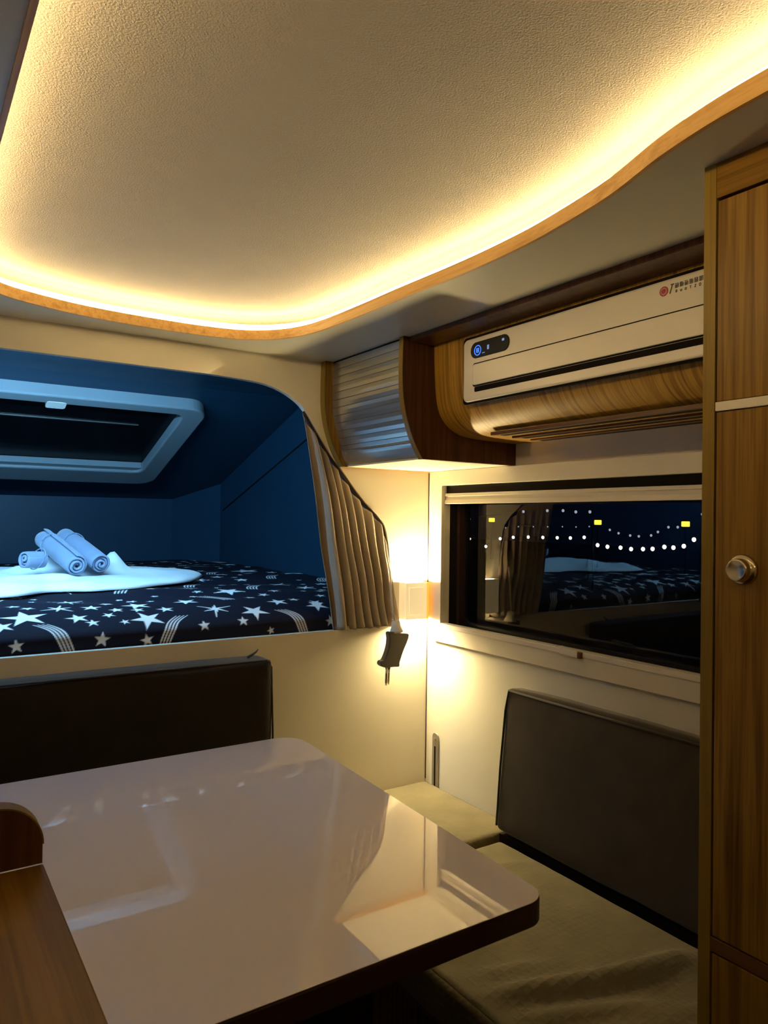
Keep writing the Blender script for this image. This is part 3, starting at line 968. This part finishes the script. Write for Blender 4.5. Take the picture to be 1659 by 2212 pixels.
for k, ch in enumerate('DuoTZO'):
    y, z = 0.939 - k * 0.0108, 1.9345
    hgt, wd = 0.0052, 0.0034
    segs = {'D': [(0, 0, 0, 1), (0, 1, .8, .8), (.8, .8, .8, .2), (.8, .2, 0, 0)], 'u': [(0, .8, 0, 0), (0, 0, .9, 0), (.9, 0, .9, .8)], 'o': [(0, 0, 0, .8), (0, .8, .9, .8), (.9, .8, .9, 0), (.9, 0, 0, 0)],
            'T': [(0, 1, 1, 1), (.5, 1, .5, 0)], 'Z': [(0, 1, 1, 1), (1, 1, 0, 0), (0, 0, 1, 0)], 'O': [(0, 0, 0, 1), (0, 1, 1, 1), (1, 1, 1, 0), (1, 0, 0, 0)]}[ch]
    for a, b_, c_, d_ in segs:
        stroke_bar(y - a * wd, z + b_ * hgt, y - c_ * wd, z + d_ * hgt, 0.0010)
lt = build('printed_lettering', bm, 'ink', ac)

# ------------------------------------------------------------------ window
win = struct(holed('window_1', rrect(0.72, 2.222, 0.991, 1.633, 0.008, 3), rrect(WY0, WY1, WZ0, WZ1, 0.006, 3), 'x', W - 0.016, W - 0.0005, 'cream'))
mdb = win.modifiers.new('bevel', 'BEVEL'); mdb.width = 0.003; mdb.segments = 2; mdb.limit_method = 'ANGLE'; mdb.angle_limit = R(60)
def holed_child(name, outer, inner, a0, a1, mat):
    o = holed(name, outer, inner, 'x', a0, a1, mat)
    o.parent = win
    return o
holed_child('window_frame', rrect(WY0, WY1, WZ0, WZ1, 0.01, 3), rrect(WY0 + 0.02, WY1 - 0.022, WZ0 + 0.012, WZ1 - 0.02, 0.03, 5), W + 0.086, W + 0.108, 'black')
holed_child('jamb', rrect(WY0 - 0.012, WY1 + 0.012, WZ0 - 0.012, WZ1 + 0.012, 0.01, 3), rrect(WY0, WY1, WZ0, WZ1, 0.01, 3), W + 0.0255, W + 0.0858, 'black')
box('pane', (W + 0.096, W + 0.100, WY0 + 0.01, WY1 - 0.01, WZ0 + 0.006, WZ1 - 0.01), 'glass', win)
box('side_rail', (W + 0.060, W + 0.0855, WY1 - 0.016, WY1 - 0.001, WZ0 + 0.002, WZ1 - 0.01), 'darkedge', win)
box('sill_rail', (W - 0.020, W + 0.012, WY0, WY1, WZ0 - 0.002, WZ0 + 0.016), 'white', win, bevel=0.003)
bld = thing('roller_blind', 'cream roller blind pulled up at the top of the window', 'blind', (W, 1.5, 1.51))
prism('bottom_rail', [(W - 0.006, 1.510), (W + 0.012, 1.510), (W + 0.012, 1.523), (W - 0.002, 1.525)], 'y', WY0 + 0.004, WY1 - 0.004, 'white', bld, bevel=0.001)
prism('blind_fabric', [(W + 0.002, 1.524), (W + 0.004, 1.524), (W + 0.004, 1.548), (W + 0.002, 1.548)], 'y', WY0 + 0.004, WY1 - 0.004, 'cream', bld)
prism('top_rail', [(W - 0.004, 1.538), (W + 0.010, 1.538), (W + 0.010, 1.549), (W - 0.001, 1.549)], 'y', WY0 + 0.004, WY1 - 0.004, 'white', bld, bevel=0.001)
box('blind_cassette', (W + 0.006, W + 0.018, WY0 + 0.002, WY1 - 0.002, 1.549, 1.578), 'gap', bld)
lc = thing('window_latch', 'small cream latch clipped on the window sill rail', 'latch', (W - 0.02, 1.525, 1.06))
prism('latch_body', [(1.487, 1.044), (1.558, 1.046), (1.556, 1.060), (1.566, 1.066), (1.560, 1.071), (1.532, 1.068), (1.487, 1.066)], 'x', W - 0.034, W - 0.018, 'white', lc, bevel=0.002)
box('latch_end', (W - 0.033, W - 0.018, 1.478, 1.4872, 1.044, 1.062), 'wood_brown', lc)

# grey slotted bracket on the side wall
brk = thing('wall_bracket', 'tall narrow grey metal bracket on the side wall beside the bench corner', 'bracket', (W, 2.20, 0.45))
prism('plate', rrect(2.184, 2.221, 0.40, 0.640, 0.016, 6), 'x', W - 0.006, W - 0.0005, 'steel', brk, bevel=0.0015)
bm = bmesh.new()
lathe(bm, [(0, 0.007), (0.003, 0.007), (0.005, 0.004)], (W - 0.006, 2.203, 0.617), (-1, 0, 0), 16)
build('bolt', bm, 'chrome', brk)
box('slot', (W - 0.0068, W - 0.0058, 2.199, 2.207, 0.42, 0.59), 'gap', brk)

# ------------------------------------------------------------------ wardrobe
wx = 1.03
wd = thing('wardrobe', 'tall wood-grain wardrobe at the right with round metal knob', 'wardrobe', (1.37, 0.35, 0))
box('carcass', (wx + 0.019, 1.7125, 0.0, 0.647, 0.0, 1.9995), 'gap', wd)
box('side_panel', (wx, 1.7125, 0.6475, 0.667, 0.0, 1.9995), 'wood_edge', wd)
box('header', (wx, wx + 0.018, 0.0, 0.6470, 1.945, 1.9995), 'wood_h', wd, bevel=0.001)
box('upper_door', (wx, wx + 0.018, 0.01, 0.6440, 1.6345, 1.9400), 'wood', wd, bevel=0.0012)
o = box('divider_strip', (wx - 0.003, wx + 0.018, 0.0, 0.6445, 1.6195, 1.6335), 'white', wd, bevel=0.001)
o['label'] = 'white strip between the doors'
md_ = box('middle_door', (wx, wx + 0.018, 0.01, 0.6440, 0.829, 1.6185), 'wood', wd, bevel=0.0012)
box('cross_rail', (wx - 0.001, wx + 0.018, 0.0, 0.6468, 0.806, 0.8265), 'wood_brown', wd, bevel=0.001)
box('lower_door', (wx, wx + 0.018, 0.01, 0.6440, 0.05, 0.803), 'wood', wd, bevel=0.0012)
bm = bmesh.new()
lathe(bm, [(0, 0.0225), (0.003, 0.0225), (0.006, 0.021), (0.007, 0.0185), (0.008, 0.0165), (0.014, 0.0168), (0.018, 0.0165), (0.0205, 0.0145), (0.0195, 0.0125), (0.0185, 0.0)], (wx, 0.600, 1.3825), (-1, 0, 0), 40)
kb = build('knob', bm, 'nickel', md_, smooth=True)
kb['label'] = 'round brushed metal knob'

# ------------------------------------------------------------------ benches and cushions
bs = thing('bench_base', 'wooden bench base under the olive seat along the window wall', 'bench', (1.4, 1.2, 0))
box('front_panel', (1.055, 1.075, 0.6675, 1.740, 0.0, 0.309), 'wood', bs)
box('top_board', (1.03, 1.7125, 0.6675, 1.740, 0.310, 0.332), 'gap', bs)
box('plinth', (1.08, 1.7125, 0.6675, 1.740, 0.0, 0.309), 'darkedge', bs)
box('gap_shade_board', (1.612, 1.7125, 0.6675, 1.740, 0.3325, 0.452), 'gap', bs)  # dark board added as the shade in the gap under the backrest
bs2 = thing('bench_base', 'dark bench base below the alcove, behind the table', 'bench', (0.5, 2.0, 0))
box('front_panel', (LEFT, 1.02, 1.775, 1.795, 0.0, 0.325), 'wood_brown', bs2)
box('top_board', (LEFT, 1.7125, 1.7405, D - 0.0005, 0.310, 0.332), 'darkedge', bs2)
box('plinth', (LEFT, 1.7125, 1.80, D - 0.0005, 0.0, 0.309), 'darkedge', bs2)

def ridge(p, line, width, height, x0=0.98, x1=1.75, fade=0.12):
    """a soft fold along a line y(x), asymmetric, fading out beyond x0..x1"""
    q = (p.y - line(p.x)) / width
    f = math.exp(-q * q) if q < 0 else math.exp(-q * q * 2.6)
    return height * f * max(0.0, min(1.0, (p.x - x0) / fade)) * max(0.0, min(1.0, (x1 - p.x) / fade))
def fold_wave(p):
    v = ridge(p, lambda x: 1.165 - 0.50 * (x - 1.03) + 0.42 * (x - 1.03) ** 2, 0.040, 0.026, 0.98, 1.62)
    v += ridge(p, lambda x: 1.235 - 0.30 * (x - 1.03), 0.030, 0.011, 0.98, 1.30)
    v += ridge(p, lambda x: 1.075 - 0.45 * (x - 1.03), 0.035, 0.016, 0.98, 1.40)
    v += ridge(p, lambda x: 1.59 - 0.35 * (x - 1.45), 0.022, 0.010, 1.36, 1.62)
    v += ridge(p, lambda x: 1.40 + 0.30 * (x - 1.40), 0.028, 0.009, 1.22, 1.50)
    v += ridge(p, lambda x: 0.93 - 0.25 * (x - 1.2), 0.040, 0.010, 1.05, 1.55)
    v += 0.0018 * math.sin(26 * p.y + 9 * p.x)
    return v
st = thing('seat_cushion', 'long olive seat cushion with wrinkles beneath the window backrest', 'cushion', (1.36, 1.2, 0.333))
soft_block('cushion_pad', block8(1.005, 1.594, 0.682, 1.716, 0.337, 0.446), 'seat', st, cuts=96, puff=0.006, round_r=0.018, wr=0.0025, seed=3, folds=fold_wave)
bm = bmesh.new()
tube(bm, [(1.004, 0.69, 0.345), (1.003, 1.2, 0.345), (1.004, 1.71, 0.345)], 0.004, 8)
build('piping', bm, 'piping', st, smooth=True)
st2 = thing('seat_cushion', 'olive seat cushion in the bench corner beneath the wall lamp', 'cushion', (0.6, 2.0, 0.333))
soft_block('cushion_pad', block8(LEFT + 0.02, 1.706, 1.750, D - 0.008, 0.337, 0.448), 'seat', st2, cuts=30, puff=0.004, round_r=0.018, wr=0.0015, seed=9)
bm = bmesh.new()
tube(bm, [(LEFT + 0.04, 1.748, 0.345), (0.6, 1.746, 0.345), (1.69, 1.748, 0.345)], 0.004, 8)
build('piping', bm, 'piping', st2, smooth=True)

bk = thing('backrest_cushion', 'charcoal backrest cushion leaning on the side wall below the window', 'cushion', (1.64, 1.2, 0.46))
def bp8(y0, y1):
    lo, hi = (1.598, 0.466), (1.640, 0.912)
    t = 0.075
    return [(lo[0], y0, lo[1]), (lo[0] + t, y0, lo[1] - 0.004), (lo[0] + t, y1, lo[1] - 0.004), (lo[0], y1, lo[1]), (hi[0], y0, hi[1]), (W - 0.008, y0, hi[1] - 0.006), (W - 0.008, y1, hi[1] - 0.006), (hi[0], y1, hi[1])]
soft_block('cushion_pad', bp8(0.690, 1.746), 'cushion', bk, cuts=26, puff=0.008, round_r=0.016, wr=0.003, seed=5)
bm = bmesh.new()
tube(bm, [(1.638, 0.69, 0.905), (1.6365, 1.2, 0.907), (1.640, 1.734, 0.904), (1.634, 1.742, 0.84), (1.616, 1.744, 0.66), (1.599, 1.740, 0.48)], 0.0035, 8)
build('piping', bm, 'piping', bk, smooth=True)
fk = thing('backrest_cushion', 'long brown backrest cushion, coloured darker for its shade, on the wall below the bed', 'cushion', (0.3, 2.2, 0.46))
soft_block('cushion_pad', block8(LEFT + 0.02, 1.002, 2.145, D - 0.012, 0.462, 0.995), 'cushion_shaded', fk, cuts=26, puff=0.006, round_r=0.014, wr=0.004, seed=12)
bm = bmesh.new()
tube(bm, [(LEFT + 0.04, 2.152, 0.992), (0.2, 2.148, 1.0), (0.985, 2.153, 0.994), (1.003, 2.155, 0.97), (1.009, 2.15, 0.75), (1.003, 2.155, 0.48)], 0.0035, 8)
build('piping', bm, 'piping', fk, smooth=True)
bm = bmesh.new()
tube(bm, [(0.935, 2.19, 1.001), (0.955, 2.19, 1.010), (0.965, 2.19, 1.016), (0.972, 2.19, 1.024)], [0.005, 0.004, 0.003, 0.002], 8)
build('zip_pull', bm, 'piping', fk, smooth=True)

# ------------------------------------------------------------------ table
tb = thing('dining_table', 'glossy white dining table with dark edge and rounded corners', 'table', (0.4, 1.38, 0))
tpts = round_poly([(-0.30, 0.868), (0.912, 0.860), (0.960, 1.891), (-0.30, 1.898)], [0.05, 0.044, 0.067, 0.05], 10)
prism('table_top', tpts, 'z', 0.7850, 0.8243, 'darkedge', tb, bevel=0.003)
prism('white_surface', [(0.36 + (x - 0.36) * 0.9985, 1.38 + (y - 1.38) * 0.9985) for x, y in tpts], 'z', 0.8245, 0.8262, 'table', tb, bevel=0.0006)
prism('pedestal', rrect(0.36, 0.886, 1.34, 1.40, 0.02, 4), 'z', 0.03, 0.7848, 'black', tb)
prism('foot', rrect(0.32, 0.89, 1.22, 1.52, 0.04, 5), 'z', 0.0, 0.03, 'black', tb, bevel=0.006)

# ------------------------------------------------------------------ near counter with upstand
kc = thing('kitchen_counter', 'wooden counter in the near left corner with a rounded upstand', 'counter', (-0.2, 0.3, 0))
CZ, CY, CX = 1.087, 0.830, 0.1305
box('counter_body', (LEFT + 0.001, CX - 0.004, -0.60, CY - 0.002, 0.0, CZ - 0.030), 'wood_dark', kc)
box('counter_top', (LEFT + 0.001, CX, -0.60, CY, CZ - 0.030, CZ), 'wood_h', kc, bevel=0.002)
arc_pts = [(CX - 0.001 - 0.044 + 0.044 * math.cos(R(a)), CZ + 0.020 + 0.043 * math.sin(R(a))) for a in range(0, 91, 6)]
prism('upstand', [(LEFT + 0.001, CZ + 0.0005), (CX - 0.001, CZ + 0.0005)] + arc_pts + [(LEFT + 0.001, CZ + 0.063)], 'y', CY, CY + 0.022, 'wood_dark', kc)
cap_in = arc_pts + [(LEFT + 0.001, CZ + 0.063)]
prism('edge_band', cap_in + [(x + 0.0015 * math.cos(R(min(90, a_))), z + 0.0015 * math.sin(R(min(90, a_)))) for (x, z), a_ in zip(cap_in[::-1], [90] + list(range(90, -1, -6)))], 'y', CY + 0.0005, CY + 0.0215, 'wood_edge', kc)

# ------------------------------------------------------------------ the night outside the window
GZ = -0.9
struct(box('ground', (4.0, 60.0, -5.0, 75.0, GZ - 0.2, GZ), 'night'))
def street_lamp(label, x, y, z):
    r = thing('street_lamp', label, 'street lamp', (x, y, GZ), 'yellow street lamps')
    bm = bmesh.new()
    tube(bm, [(x, y, GZ), (x, y, z - 0.15)], 0.05, 8)
    build('pole', bm, 'night', r)
    box('lantern', (x - 0.12, x + 0.12, y - 0.15, y + 0.15, z - 0.12, z + 0.12), 'yellow_lamp', r, bevel=0.03)
street_lamp('yellow lamp outside the window, leftmost of the three, behind the reflected curtain', 30.0, 33.37, 1.48)
street_lamp('yellow lamp outside the window, the middle one of the three', 30.0, 25.27, 1.42)
street_lamp('yellow lamp outside the window, rightmost of the three near the wardrobe', 30.0, 20.23, 1.40)
def light_string(label, x, pts, rad, mat, group):
    ys = sorted(pts)
    r = thing('string_lights', label, 'string lights', (x, sum(p[0] for p in pts) / len(pts), GZ), group)
    for y, z in ((ys[0][0] - 0.2, ys[0][1]), (ys[-1][0] + 0.2, ys[-1][1])):
        bm = bmesh.new()
        tube(bm, [(x, y, GZ), (x, y, z + 0.25)], 0.03, 6)
        build('post', bm, 'night', r)
    bm = bmesh.new()
    tube(bm, [(x, ys[0][0] - 0.2, ys[0][1] + 0.2)] + [(x, y, z + rad) for y, z in ys] + [(x, ys[-1][0] + 0.2, ys[-1][1] + 0.2)], 0.008, 5)
    build('cable', bm, 'night', r)
    for y, z in pts:
        bm = bmesh.new()
        bmesh.ops.create_icosphere(bm, subdivisions=2, radius=rad)
        bmesh.ops.scale(bm, vec=(1, 1, 1.15), verts=bm.verts)
        bmesh.ops.translate(bm, vec=(x, y, z), verts=bm.verts)
        build('bulb', bm, mat, r, smooth=True)
s1 = [(25.19, .67), (24.21, .71), (23.3, .72), (22.44, .73), (21.69, .74), (20.93, .79), (26.08, .58), (27.1, .17), (28.33, .51)]
s2 = [(16.85, .65), (16.43, .61), (15.89, .60), (15.47, .57), (15.01, .59), (14.65, .61), (14.22, .69), (13.9, .68), (13.54, .74), (13.2, .95)]
s3 = [(34.77, 2.05), (32.65, 2.11), (31.34, 2.11), (30.32, 2.03), (29.24, 2.03), (40.17, 1.52)]  # the three faint rows imitate pane reflections with glowing bulbs outside
s4 = [(36.64, .96), (35.42, 1.06), (34.05, 1.08), (32.8, 1.1), (31.56, 1.12), (30.47, 1.12), (29.45, 1.16)]
s5 = [(28.1, .99), (27.48, .81), (26.68, .7), (26.1, .67), (25.3, .74), (24.87, .94), (24.22, 1.21), (23.66, 1.22), (22.25, 1.91)]
light_string('level row of small white lights outside the left half of the window', 24.0, s1, 0.062, 'bulb_white', 'rows of lights outside')
light_string('sagging row of bright white lights outside the right half of the window', 20.0, s2, 0.060, 'bulb_white', 'rows of lights outside')
light_string('highest faint row of window reflections, imitated by bulbs outside, just below the blind', 34.0, s3, 0.085, 'reflection_dim', 'rows of lights outside')
light_string('faint row of tiny window reflections, imitated by bulbs outside, above the level white row', 34.2, s4, 0.04, 'reflection_dim', 'rows of lights outside')
light_string('faint uneven row of window reflections, imitated by bulbs outside, above the sagging bright row', 34.4, s5, 0.065, 'reflection_dim', 'rows of lights outside')
